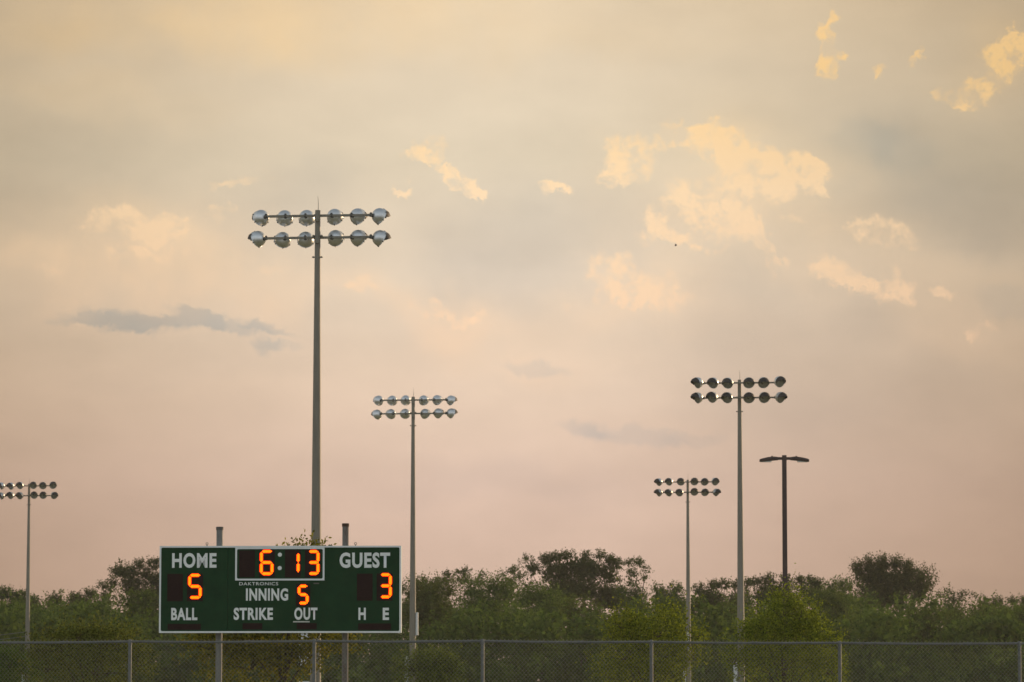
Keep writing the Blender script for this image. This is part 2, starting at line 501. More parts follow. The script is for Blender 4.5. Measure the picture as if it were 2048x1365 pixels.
LEAF = dict(
    oak=leaf_material('oak_leaves', (0.038, 0.056, 0.019), (0.115, 0.145, 0.047), 0.35),
    green=leaf_material('green_leaves', (0.038, 0.064, 0.018), (0.135, 0.185, 0.048), 0.4),
    willow=leaf_material('willow_leaves', (0.048, 0.074, 0.022), (0.165, 0.205, 0.058), 0.4),
    elm=leaf_material('elm_leaves', (0.04, 0.054, 0.02), (0.12, 0.142, 0.047), 0.35),
    young=leaf_material('young_yellow_leaves', (0.032, 0.05, 0.01), (0.3, 0.32, 0.05), 0.45, warm=(0.22, 0.17, 0.03)),
    olive=leaf_material('olive_leaves', (0.026, 0.038, 0.01), (0.24, 0.26, 0.075), 0.4, warm=(0.18, 0.13, 0.035)),
    maple=leaf_material('turning_leaves', (0.04, 0.055, 0.012), (0.34, 0.30, 0.05), 0.45, warm=(0.19, 0.075, 0.03)),
)

for k_ in ('green', 'greenside', 'digit'):
    M[k_].node_tree.nodes['Principled BSDF'].inputs['Specular IOR Level'].default_value = 0.2

# glass of the floodlights: half clear, half mirror
gl = bpy.data.materials.new('lamp_glass'); gl.use_nodes = True
_n = gl.node_tree.nodes; _l = gl.node_tree.links; _n.clear()
_t = _n.new('ShaderNodeBsdfTransparent'); _t.inputs[0].default_value = (0.85, 0.88, 0.82, 1)
_g = _n.new('ShaderNodeBsdfGlossy'); _g.inputs['Roughness'].default_value = 0.08
_m = _n.new('ShaderNodeMixShader'); _m.inputs[0].default_value = 0.10
_o = _n.new('ShaderNodeOutputMaterial')
_d = _n.new('ShaderNodeBsdfDiffuse'); _d.inputs[0].default_value = (0.46, 0.44, 0.35, 1)      # diffuse share of the frosted prismatic glass, added to lighten the lens
_q = _n.new('ShaderNodeMixShader'); _q.inputs[0].default_value = 0.42
_l.new(_t.outputs[0], _q.inputs[1]); _l.new(_d.outputs[0], _q.inputs[2])
_l.new(_q.outputs[0], _m.inputs[1]); _l.new(_g.outputs[0], _m.inputs[2]); _l.new(_m.outputs[0], _o.inputs[0])
M['glass'] = gl

# ------------------------------------------------------------------ ground
gx = np.linspace(-700, 700, 61); gy = np.linspace(-60, 940, 61)
gv = [(x, y, 0.25 * math.sin(x * 0.013 + 1) * math.cos(y * 0.017) if y > 120 else 0.0) for y in gy for x in gx]
gf = [(j * 61 + i, j * 61 + i + 1, (j + 1) * 61 + i + 1, (j + 1) * 61 + i) for j in range(60) for i in range(60)]
ground = place('ground', mesh_from('ground', gv, gf, M['grass'], True))
tag(ground, kind='structure')
cv = [(0, 18, 0.02)] + [(30 * math.cos(a), 18 + 30 * math.sin(a), 0.02) for a in np.linspace(0, 2 * math.pi, 49)[:-1]]
infield = place('infield', mesh_from('infield', cv, [(0, i + 1, (i + 1) % 48 + 1) for i in range(48)], M['clay']))
tag(infield, kind='structure')

# evening haze: one closed box of thin air round the field and the wood
hz = place('haze', Shape().box(-720, 720, -80, 960, -1.6, 22.5).mesh('haze', None))
tag(hz, 'thin warm evening haze over the whole field', 'haze', kind='stuff')
hm = bpy.data.materials.new('haze_air'); hm.use_nodes = True
hm.node_tree.nodes.clear()
_v = hm.node_tree.nodes.new('ShaderNodeVolumePrincipled')
_v.inputs['Color'].default_value = (0.95, 0.92, 0.86, 1)
_v.inputs['Density'].default_value = 0.00013
_v.inputs['Anisotropy'].default_value = 0.3
_o = hm.node_tree.nodes.new('ShaderNodeOutputMaterial')
hm.node_tree.links.new(_v.outputs[0], _o.inputs['Volume'])
hz.data.materials.append(hm)

# ------------------------------------------------------------------ foliage
def unit(a):
    return a / np.maximum(np.linalg.norm(a, axis=1, keepdims=True), 1e-9)


def leaves_mesh(name, p, d, length, width, mat):
    n = len(p)
    L_ = length * rng.uniform(0.65, 1.25, (n, 1)); W_ = width * rng.uniform(0.7, 1.25, (n, 1))
    s = unit(np.cross(d, unit(rng.normal(size=(n, 3)))))
    up = np.cross(s, d)
    v = np.empty((n, 4, 3))
    v[:, 0] = p
    v[:, 1] = p + d * L_ * 0.5 + s * W_ * 0.5 + up * L_ * 0.06
    v[:, 2] = p + d * L_
    v[:, 3] = p + d * L_ * 0.5 - s * W_ * 0.5 + up * L_ * 0.06
    me = bpy.data.meshes.new(name)
    me.vertices.add(n * 4); me.vertices.foreach_set('co', v.reshape(-1))
    me.loops.add(n * 4); me.loops.foreach_set('vertex_index', np.arange(n * 4, dtype=np.int32))
    me.polygons.add(n); me.polygons.foreach_set('loop_start', np.arange(0, n * 4, 4, dtype=np.int32))
    me.update(calc_edges=True)
    a = me.attributes.new('leaf_tone', 'FLOAT', 'FACE')
    a.data.foreach_set('value', np.clip(rng.beta(2.0, 2.2, n), 0, 1).astype(np.float32))
    me.materials.append(mat)
    return me


def crown(name, lobes, n_twig, twig, per, leaf, mat, up=0.4, shell=0.4, spread=0.5, aspect=0.55, jitter=0.12, core=None, long=0.0):
    """leafy twigs growing outward from the shells of many lobes; lobes are (x, y, z, rx, ry, rz)"""
    lb = np.array(lobes, float)
    wgt = (lb[:, 3] * lb[:, 4] * lb[:, 5]) ** (2 / 3)
    idx = rng.choice(len(lb), n_twig, p=wgt / wgt.sum())
    c, r = lb[idx, :3], lb[idx, 3:]
    u = unit(rng.normal(size=(n_twig, 3)))
    u[:, 2] = np.where(u[:, 2] < -0.5, -u[:, 2], u[:, 2])
    rad = 1 - shell * rng.random((n_twig, 1)) ** 1.2
    base = c + u * r * rad
    d = unit(unit(u / r) + np.array([0, 0, up]) + rng.normal(size=(n_twig, 3)) * spread)
    tl = twig * rng.uniform(0.5, 1.3, (n_twig, 1))
    tl = tl * np.where(rng.random((n_twig, 1)) < long, 2.2, 1.0)
    t = np.tile(np.linspace(0.05, 1, per), n_twig)[:, None]
    B = np.repeat(base, per, 0); D = np.repeat(d, per, 0); T = np.repeat(tl, per, 0)
    p = B + D * T * t + rng.normal(size=B.shape) * twig * jitter
    ld = unit(D * 0.5 + rng.normal(size=B.shape) * 0.75)
    ln = np.full(len(p), leaf)
    if core:
        # denser boughs of larger leaf sprays in the heart of each lobe
        n = np.maximum(1, (lb[:, 3] * lb[:, 5] * core[0])).astype(int)
        k = np.repeat(np.arange(len(lb)), n)
        u = unit(rng.normal(size=(len(k), 3))) * rng.random((len(k), 1)) ** 0.4 * 0.62
        p = np.vstack([p, lb[k, :3] + u * lb[k, 3:]])
        ld = np.vstack([ld, unit(rng.normal(size=(len(k), 3)))])
        ln = np.concatenate([ln, np.full(len(k), core[1])])
    return leaves_mesh(name, p, ld, ln[:, None], ln[:, None] * aspect, mat)


def clumps(w, h, z0, n, size, depth=None, top=0.75):
    """lobes scattered over a domed crown w wide, from z0 up to h"""
    out = []
    depth = depth or w
    zc, rz = z0 + (h - z0) * 0.42, (h - z0) * 0.58
    for _ in range(n):
        u = unit(rng.normal(size=(1, 3)))[0]
        if u[2] < -0.35: u[2] = -u[2]
        k = rng.uniform(0.55, 1.0)
        s = size * rng.uniform(0.7, 1.3)
        out.append((u[0] * max(w / 2 - s * 0.8, 0.1) * k, u[1] * max(depth / 2 - s * 0.8, 0.1) * k, zc + u[2] * max(rz - s * top, 0.1) * k, s, s, s * 0.75))
    return out


def trunk_shape(lobes, h_fork, r0, n_limb=8):
    s = Shape()
    cx = float(np.mean([l[0] for l in lobes])); cy = float(np.mean([l[1] for l in lobes]))
    fork = Vector((cx * 0.2, cy * 0.2, h_fork))
    s.tube([(0, 0, -0.2), (cx * 0.08, 0, h_fork * 0.5), fork], [r0, r0 * 0.82, r0 * 0.66], 8)
    pick = sorted(lobes, key=lambda l: -l[2])
    pick = pick[::max(1, len(pick) // n_limb)][:n_limb]
    for l in pick:
        e = Vector(l[:3])
        mid = fork.lerp(e, 0.5) + Vector((0, 0, 0.06 * (e - fork).length))
        s.tube([fork - Vector((0, 0, r0 * 0.3)), mid, e], [r0 * 0.42, r0 * 0.26, r0 * 0.08], 6)
    return s


def tree_type(lobes, fork, r0, **kw):
    return crown('crown', lobes, **kw), trunk_shape(lobes, fork, r0).mesh('trunk', M['bark'], True)


KIND = {   # clump radius, twig length, leaf length, leaf material, upward pull, shell, spread, twigs per square metre of clump
    'round': (1.5, 0.55, 0.21, 'oak', 0.25, 0.6, 0.5, 1.0),
    'green': (1.6, 0.75, 0.21, 'green', 0.35, 0.65, 0.5, 1.0),
    'willow': (1.6, 1.3, 0.21, 'willow', 0.9, 0.75, 0.38, 0.95),
    'open': (0.95, 0.5, 0.21, 'oak', 0.2, 0.75, 0.5, 0.95),
    'brush': (0.75, 0.8, 0.21, 'elm', 1.7, 0.8, 0.28, 1.15),
}


def far_tree(D, kind, label, domes):
    """one tree of the wood; its crown is built of leafy clumps filling domes (pixel x, pixel y, half width, half height) at depth D"""
    size, twig, leaf, lm, up, shell, spread, dens = KIND[kind]
    x0 = sum(d[0] * d[2] for d in domes) / sum(d[2] for d in domes)
    base = at(x0, HOR, D)
    o = thing('broadleaf_tree', (base.x, D, 0), label, 'tree', 'trees of the wood beyond the ball field')
    lobes = []
    for (x, y, rx, ry) in domes:
        p = at(x, y, D)
        wx, wz = rx / F * D, ry / F * D
        n = int(max(6, 5.5 * (wx * wz) / (size * size) * (0.7 if kind == 'open' else 1.0)))
        for _ in range(n):
            u = unit(rng.normal(size=(1, 3)))[0]
            if u[2] < -0.6: u[2] = -u[2]
            k = rng.uniform(0.2, 1.0) ** 0.7
            q = size * rng.uniform(0.6, 1.25)
            q = min(q, wx * 0.9, wz * 0.95)
            lobes.append((p.x - base.x + u[0] * max(wx - q, 0) * k, u[1] * max(wx - q, 0.3) * k * 0.9, p.z + u[2] * max(wz - q, 0) * k, q, q, q * (1.5 if kind == 'brush' else 0.8)))
    # lower boughs down to the ground
    xa = min(d[0] - d[2] * 0.8 for d in domes); xb = max(d[0] + d[2] * 0.8 for d in domes)
    yl = min(d[1] + d[3] * 0.5 for d in domes) + 8
    if kind != 'open':
        for _ in range(int((xb - xa) / F * D * 2.4)):
            p = at(rng.uniform(xa, xb), rng.uniform(yl, 1300), D)
            q = 1.4 * rng.uniform(0.7, 1.2)
            lobes.append((p.x - base.x, rng.uniform(-2, 2), max(p.z, 0.8), q, q, q * 0.8))
    area = sum(l[3] * l[5] for l in lobes)
    nt = int(area * (19 if kind == 'open' else 23) * dens)
    fork = max(1.2, 0.5 * min(l[2] for l in lobes))
    width = max(d[2] for d in domes) / F * D
    place('trunk', trunk_shape(lobes, fork, min(0.3, 0.05 + width * 0.05), 9).mesh('trunk', M['bark'], True), o)
    place('crown', crown('crown', lobes, nt, twig, 8, leaf, LEAF[lm], up=up, shell=shell, spread=spread, aspect=0.6, core=(9 if kind == 'open' else 17, 0.48)), o)


# back row: the skyline
far_tree(440, 'round', 'dark tree behind the leftmost floodlight pole, its crown crossing the pole', [(6, 1192, 22, 20), (38, 1200, 22, 20), (66, 1208, 14, 20), (50, 1190, 8, 10), (30, 1240, 55, 45)])
far_tree(450, 'green', 'dark tree cut off by the left edge of the photo', [(-60, 1205, 40, 28), (-95, 1220, 40, 40), (-50, 1250, 60, 40)])
far_tree(450, 'round', 'small dark rounded treetop in the dip just right of the leftmost floodlight pole', [(112, 1203, 17, 15), (100, 1215, 12, 14), (115, 1240, 30, 35)])
far_tree(455, 'round', 'low dark treetop rising toward the tall tree left of the scoreboard', [(150, 1198, 13, 13), (180, 1194, 17, 14), (165, 1230, 40, 40)])
far_tree(452, 'open', 'thin see-through crown on the left flank of the tall tree beside the scoreboard', [(206, 1174, 11, 13), (220, 1182, 12, 16), (210, 1200, 16, 20)])
far_tree(440, 'round', 'tall tree with ragged see-through crown rising just left of the scoreboard', [(240, 1148, 15, 13), (262, 1150, 16, 16), (280, 1133, 18, 14), (310, 1132, 18, 15), (338, 1128, 22, 16), (228, 1168, 12, 12), (262, 1175, 26, 22), (290, 1150, 20, 14), (310, 1165, 34, 25), (345, 1170, 30, 30), (300, 1205, 60, 35)])
far_tree(460, 'green', 'tree hidden behind the HOME half of the scoreboard', [(440, 1160, 60, 30), (440, 1220, 70, 50)])
far_tree(460, 'round', 'tree hidden behind the middle of the scoreboard', [(590, 1165, 60, 30), (590, 1225, 70, 50)])
far_tree(450, 'round', 'tree hidden behind the GUEST end of the scoreboard', [(735, 1170, 55, 25), (735, 1225, 65, 50), (795, 1180, 16, 18)])
far_tree(430, 'green', 'low green treetop just right of the pole beside the scoreboard', [(845, 1172, 26, 14), (870, 1176, 26, 16), (850, 1210, 40, 40)])
far_tree(455, 'open', 'small tuft of a treetop right of the pole beside the scoreboard', [(894, 1152, 11, 10), (890, 1165, 14, 12)])
far_tree(455, 'open', 'slightly higher small tufted treetop, second from the pole beside the scoreboard', [(918, 1150, 11, 9), (932, 1146, 13, 10), (928, 1163, 18, 14)])
far_tree(450, 'open', 'narrow tufted treetop halfway between the scoreboard pole and the biggest tree', [(964, 1153, 9, 9), (958, 1168, 13, 12)])
far_tree(450, 'open', 'small open treetop close against the left side of the biggest tree', [(1006, 1152, 9, 10), (1028, 1144, 14, 11), (1038, 1156, 12, 12), (1020, 1170, 24, 14), (1010, 1192, 34, 18)])
far_tree(440, 'round', 'biggest tree on the skyline, broad dark domed crown', [(1066, 1142, 14, 20), (1092, 1124, 20, 15), (1112, 1118, 14, 13), (1135, 1115, 18, 11), (1170, 1116, 22, 12), (1200, 1114, 14, 11), (1218, 1122, 14, 12), (1232, 1132, 14, 14), (1110, 1150, 50, 28), (1180, 1145, 60, 30), (1215, 1160, 30, 28), (1150, 1185, 90, 36), (1225, 1205, 60, 40), (1110, 1210, 60, 40)])
far_tree(436, 'open', 'loose see-through tree joined to the right side of the biggest tree', [(1258, 1130, 12, 10), (1275, 1128, 14, 11), (1291, 1142, 10, 11), (1262, 1150, 18, 14), (1288, 1160, 9, 8), (1265, 1170, 22, 12), (1275, 1195, 30, 20), (1245, 1190, 24, 18), (1265, 1215, 44, 26)])
far_tree(450, 'green', 'low treetop between the biggest tree and the shortest floodlight pole', [(1318, 1186, 18, 13), (1352, 1181, 14, 13), (1340, 1215, 40, 35)])
far_tree(455, 'round', 'low dark treetop right of the shortest floodlight pole', [(1398, 1182, 18, 12), (1430, 1174, 18, 12), (1452, 1172, 14, 11), (1420, 1215, 45, 40)])
far_tree(450, 'round', 'wide dark rounded tree behind the brown street lamp pole', [(1512, 1166, 20, 12), (1540, 1162, 22, 13), (1570, 1164, 18, 12), (1600, 1164, 14, 11), (1545, 1200, 60, 40)])
far_tree(460, 'round', 'dark treetop behind the floodlight pole next to the brown street lamp', [(1478, 1174, 18, 13), (1495, 1170, 14, 12), (1480, 1215, 34, 40)])
far_tree(455, 'round', 'rounded treetop right of the brown street lamp pole', [(1622, 1166, 14, 12), (1638, 1172, 13, 12), (1630, 1200, 30, 35)])
far_tree(440, 'green', 'small treetop touching the left side of the bristly tree', [(1660, 1178, 14, 12), (1680, 1172, 13, 13), (1698, 1176, 12, 12), (1680, 1210, 36, 36)])
far_tree(430, 'brush', 'tall bristly tree with upright brush-like clumps at right', [(1716, 1146, 12, 15), (1738, 1140, 14, 15), (1765, 1136, 16, 14), (1792, 1136, 15, 14), (1815, 1146, 14, 14), (1838, 1162, 13, 14), (1852, 1180, 10, 12), (1750, 1165, 38, 24), (1800, 1172, 40, 24), (1835, 1195, 18, 16), (1770, 1205, 55, 30)])
far_tree(450, 'open', 'small open rounded tree right of the bristly tree', [(1880, 1194, 10, 9), (1898, 1188, 14, 9), (1925, 1191, 14, 9), (1945, 1194, 13, 9), (1910, 1205, 36, 14), (1905, 1230, 45, 20)])
far_tree(460, 'round', 'low dark treetop near the right edge of the photo', [(1968, 1208, 16, 10), (1995, 1206, 16, 10), (1985, 1235, 45, 28)])
far_tree(455, 'round', 'dark treetop cut off by the right edge of the photo', [(2025, 1206, 16, 10), (2055, 1204, 22, 14), (2045, 1240, 45, 35)])
# front row: paler and lower
far_tree(385, 'green', 'lower green tree in front of the dip right of the leftmost floodlight pole', [(90, 1245, 34, 22), (60, 1262, 40, 30), (95, 1290, 50, 40)])
far_tree(380, 'green', 'green rounded tree below the dark treetops left of the scoreboard', [(160, 1225, 34, 18), (200, 1228, 30, 20), (175, 1265, 60, 40)])
far_tree(375, 'green', 'green tree in front of the tall tree at the left end of the scoreboard', [(262, 1208, 28, 20), (300, 1205, 34, 20), (340, 1215, 30, 24), (290, 1255, 70, 45)])
far_tree(375, 'willow', 'bushy green tree right of the pole beside the scoreboard', [(825, 1190, 28, 20), (865, 1188, 34, 20), (900, 1186, 30, 20), (860, 1235, 70, 50)])
far_tree(372, 'willow', 'feathery light green tree below the tufted treetops', [(945, 1185, 32, 20), (985, 1182, 32, 20), (1015, 1192, 30, 22), (975, 1235, 65, 50)])
far_tree(365, 'willow', 'feathery green tree in front of the biggest tree', [(1052, 1205, 24, 24), (1085, 1202, 22, 24), (1110, 1215, 26, 26), (1080, 1255, 50, 40)])
far_tree(360, 'willow', 'lower feathery green tree under the crown of the biggest tree', [(1145, 1228, 28, 20), (1185, 1236, 30, 20), (1165, 1270, 55, 34)])
far_tree(370, 'green', 'dim green tree behind the yellow-green sapling with two tops', [(1230, 1248, 30, 20), (1270, 1250, 30, 22), (1245, 1290, 55, 40)])
far_tree(380, 'green', 'dim green tree right behind the shortest floodlight pole', [(1345, 1222, 30, 20), (1390, 1218, 28, 22), (1365, 1265, 60, 45)])
far_tree(365, 'green', 'pale green round tree left of the floodlight pole by the street lamp', [(1430, 1232, 24, 16), (1455, 1234, 24, 18), (1445, 1275, 45, 40)])
far_tree(370, 'willow', 'soft green tree right of the leafy tree in front of the street lamp', [(1640, 1212, 22, 18), (1665, 1208, 20, 18), (1685, 1228, 20, 24), (1660, 1265, 50, 45)])
far_tree(350, 'green', 'small round bright green tree below the bristly tree', [(1738, 1245, 22, 15), (1765, 1240, 22, 15), (1785, 1252, 14, 16), (1755, 1275, 45, 30)])
far_tree(370, 'green', 'dim green tree right of the small round bright green tree', [(1830, 1245, 28, 18), (1865, 1240, 28, 18), (1845, 1280, 55, 36)])
far_tree(375, 'willow', 'feathery green tree below the low treetops at far right', [(1915, 1248, 28, 18), (1955, 1240, 30, 18), (1935, 1285, 60, 40)])
far_tree(370, 'green', 'green tree at the right edge below the low treetops', [(2005, 1240, 28, 18), (2045, 1238, 30, 18), (2025, 1280, 55, 40)])

# understorey of the wood: shrubs and low boughs nobody could count
lb = []
for i in range(2100):
    D = rng.uniform(330, 430)
    x = rng.uniform(-0.21, 0.21) * D
    q = rng.uniform(1.3, 2.4)
    lb.append((x, D, 0.6 + rng.random() ** 1.3 * (8.4 if D < 385 else 11.0) - 0.3 * q, q * 1.25, q, q * 0.9))
for i in range(420):
    D = rng.uniform(322, 338)
    q = rng.uniform(0.9, 1.6)
    lb.append((rng.uniform(-0.2, 0.2) * D, D, rng.uniform(0.4, 4.2), q * 1.2, q, q))
und = place('understorey', crown('understorey', lb, 30000, 1.1, 8, 0.30, LEAF['green'], up=0.5, shell=0.7, aspect=0.55, core=(26, 0.65)))
tag(und, 'dim mass of green shrubs and low boughs filling the wood below the treetops', 'undergrowth', kind='stuff')


# ------------------------------------------------------------------ young trees and shrubs behind the fence
def near_plant(name, px, D, parts, label, cat, mat, n_twig, twig, per, leaf, up=0.5, shell=0.6, r0=0.05, fork=0.8, group=None, spread=0.55, twigs=60):
    """parts: lobes given in the photo as (pixel x, pixel y, half width, half height)"""
    base = at(px, HOR, D)
    o = thing(name, (base.x, D, 0), label, cat, group)
    lobes = []
    for (x, y, rx, ry) in parts:
        p = at(x, y, D)
        sx, sz = rx / F * D, ry / F * D
        lobes.append((p.x - base.x, rng.uniform(-0.25, 0.25) * sx, p.z, sx, max(sx * 0.85, 0.25), sz))
    s = trunk_shape(lobes, fork, r0, 10)
    # bare twigs inside the crown
    for _ in range(twigs):
        l = lobes[rng.integers(len(lobes))]
        u = unit(rng.normal(size=(1, 3)))[0]; u[2] = abs(u[2])
        a = Vector(l[:3]); e = a + Vector((u[0] * l[3], u[1] * l[4], u[2] * l[5])) * 0.95
        s.tube([a, a.lerp(e, 0.5) + Vector((0, 0, 0.04)), e], [r0 * 0.22, r0 * 0.14, r0 * 0.05], 4, False)
    place('trunk', s.mesh('trunk', M['bark'], True), o)
    place('crown', crown('crown', lobes, n_twig, twig, per, leaf, mat, up=up, shell=shell, spread=spread, jitter=0.08, long=0.0 if mat is LEAF['maple'] else 0.08), o)
    return o


G_NEAR = 'young trees and bushes just behind the fence'
near_plant('broad_bush', 185, 96, [(120, 1305, 70, 40), (200, 1292, 75, 34), (150, 1285, 50, 28), (235, 1300, 55, 38), (280, 1335, 45, 40), (90, 1345, 55, 50), (190, 1350, 110, 60), (180, 1430, 120, 60)],
           'broad dark olive bush behind the fence, below left of the scoreboard', 'bush', LEAF['olive'], 1700, 0.34, 9, 0.07, up=0.9, group=G_NEAR)
near_plant('low_bush', 15, 104, [(-20, 1330, 50, 34), (20, 1335, 45, 36), (55, 1350, 36, 34), (10, 1400, 70, 50), (-70, 1345, 50, 50)],
           'bright green low bush behind the fence at the lower left corner', 'bush', LEAF['green'], 1300, 0.2, 9, 0.06, group=G_NEAR)
near_plant('young_tree', 560, 86, [(602, 1105, 11, 7), (602, 1105, 11, 7), (632, 1103, 13, 7), (632, 1103, 13, 7), (590, 1150, 50, 40), (540, 1200, 110, 70), (620, 1200, 80, 60), (470, 1270, 90, 48), (560, 1280, 100, 55), (650, 1285, 44, 38), (690, 1298, 18, 28), (420, 1300, 50, 44), (500, 1340, 100, 50), (600, 1330, 50, 34)],
           'young tree with yellowing and reddish leaves directly behind the scoreboard', 'tree', LEAF['maple'], 2400, 0.34, 9, 0.09, up=0.4, r0=0.07, fork=1.6, group=G_NEAR)
near_plant('rounded_bush', 862, 112, [(860, 1330, 40, 28), (830, 1345, 40, 30), (895, 1350, 30, 36), (860, 1380, 66, 44)],
           'small rounded olive bush at the foot of the pole right of the scoreboard', 'bush', LEAF['olive'], 800, 0.3, 9, 0.072, up=0.8, group=G_NEAR)
near_plant('sapling', 1290, 108, [(1245, 1258, 32, 26), (1262, 1280, 50, 30), (1335, 1248, 36, 24), (1318, 1275, 60, 28), (1250, 1320, 54, 44), (1320, 1325, 70, 46), (1385, 1320, 34, 46), (1395, 1275, 22, 12), (1210, 1350, 30, 30), (1290, 1375, 100, 50)],
           'yellow-green sapling with two ragged tops behind the fence, left of the shortest floodlight pole foot', 'tree', LEAF['young'], 1500, 0.42, 9, 0.078, up=1.0, r0=0.05, fork=1.2, group=G_NEAR)
near_plant('leafy_tree', 1568, 122, [(1575, 1210, 28, 26), (1560, 1235, 48, 36), (1600, 1240, 40, 36), (1530, 1268, 50, 34), (1610, 1275, 50, 34), (1500, 1278, 34, 22), (1560, 1300, 95, 50), (1640, 1300, 40, 40), (1570, 1350, 110, 60), (1470, 1330, 30, 40), (1660, 1350, 40, 40)],
           'bushy olive-green tree behind the fence hiding the foot of the brown street lamp', 'tree', LEAF['young'], 2300, 0.42, 9, 0.082, up=0.7, r0=0.07, fork=1.2, group=G_NEAR)


# ------------------------------------------------------------------ floodlight poles
prof_out = [(0.0, 0.03), (0.008, 0.08), (0.03, 0.145), (0.07, 0.205), (0.12, 0.25), (0.18, 0.283), (0.26, 0.305), (0.345, 0.314), (0.352, 0.328), (0.366, 0.328)]
prof_in = [(0.366, 0.306), (0.26, 0.295), (0.18, 0.272), (0.12, 0.238), (0.08, 0.195), (0.04, 0.13), (0.022, 0.03)]
sh = Shape(); sh.lathe_y(prof_out + prof_in[:1], 32, close0=True)
ME_BOWL = sh.mesh('reflector', M['bowl'], True, angle=35)
sh = Shape(); sh.lathe_y(prof_in, 32, close1=True)
ME_IN = sh.mesh('reflector_lining', M['inner'], True)
sh = Shape(); sh.lathe_y([(0.356, 0.0005), (0.356, 0.305)], 32)
ME_LENS = sh.mesh('lens', M['glass'], True)
sh = Shape(); sh.lathe_y([(0.03, 0.03), (0.10, 0.03), (0.12, 0.05), (0.26, 0.05), (0.28, 0.02)], 12, True, True)
ME_BULB = sh.mesh('bulb', M['whitebox'], True)
sh = Shape(); sh.lathe_y([(-0.17, 0.035), (-0.165, 0.052), (-0.03, 0.06), (0.002, 0.075)], 14, True, True)
sh.lathe_y([(-0.19, 0.02), (-0.17, 0.02)], 8, True, True)
ME_KNUCKLE = sh.mesh('socket', M['knuckle'], True)
# rim clips
ME_CLIP = Shape().box(-0.013, 0.013, 0.33, 0.385, -0.013, 0.013).mesh('rim_clip', M['knuckle'])
# visor: a tapering hood over the upper part of the rim
sh = Shape(); vs, fs = [], []
n = 20
for i in range(n + 1):
    a = R(-12) + (math.pi + R(24)) * i / n
    k = max(0.0, math.sin(a)) ** 0.55
    reach = 0.06 + 0.27 * k
    for (y, r, th) in ((0.368, 0.325, 0), (0.368 + reach * 0.55, 0.305, 0), (0.368 + reach, 0.325 - 0.12 * k, 0), (0.368 + reach, 0.317 - 0.12 * k, 1), (0.368 + reach * 0.55, 0.297, 1), (0.368, 0.317, 1)):
        vs.append((math.cos(a) * r, y, math.sin(a) * r))
for i in range(n):
    for j in range(6):
        q = (j + 1) % 6
        fs.append((i * 6 + j, i * 6 + q, (i + 1) * 6 + q, (i + 1) * 6 + j))
fs += [(0, 1, 2, 3, 4, 5), tuple(n * 6 + j for j in (5, 4, 3, 2, 1, 0))]
sh.add(vs, fs)
ME_VISOR = sh.mesh('visor', M['black'], True, angle=30)

ARM_X = (-2.02, -1.27, -0.50, 0.50, 1.27, 2.02)
ME_ARM = Shape().box(-2.06, 2.06, -0.05, 0.05, -0.045, 0.045).mesh('crossarm', M['galv'], bevel=0.006)
ME_JBOX = Shape().box(-0.085, 0.085, -0.10, 0.04, -0.12, 0.06).mesh('junction_box', M['galv'], bevel=0.012)
ME_ROD = Shape().tube([(0, 0, 0), (0.0, 0, 0.3), (-0.02, 0, 0.56)], [0.014, 0.01, 0.005], 6).mesh('lightning_rod', M['galv'])
ME_BRACKET = Shape().box(-0.035, 0.035, -0.04, 0.04, 0.046, 0.10).box(-0.06, 0.06, -0.055, 0.055, 0.03, 0.058).mesh('lamp_bracket', M['knuckle'])
ME_FLANGE = Shape().box(-0.20, 0.20, -0.05, 0.05, -0.02, 0.02).box(-0.17, -0.14, -0.06, 0.06, -0.03, 0.035).box(0.14, 0.17, -0.06, 0.06, -0.03, 0.035).mesh('step_bar', M['galv'])
POLE_MESH = {}


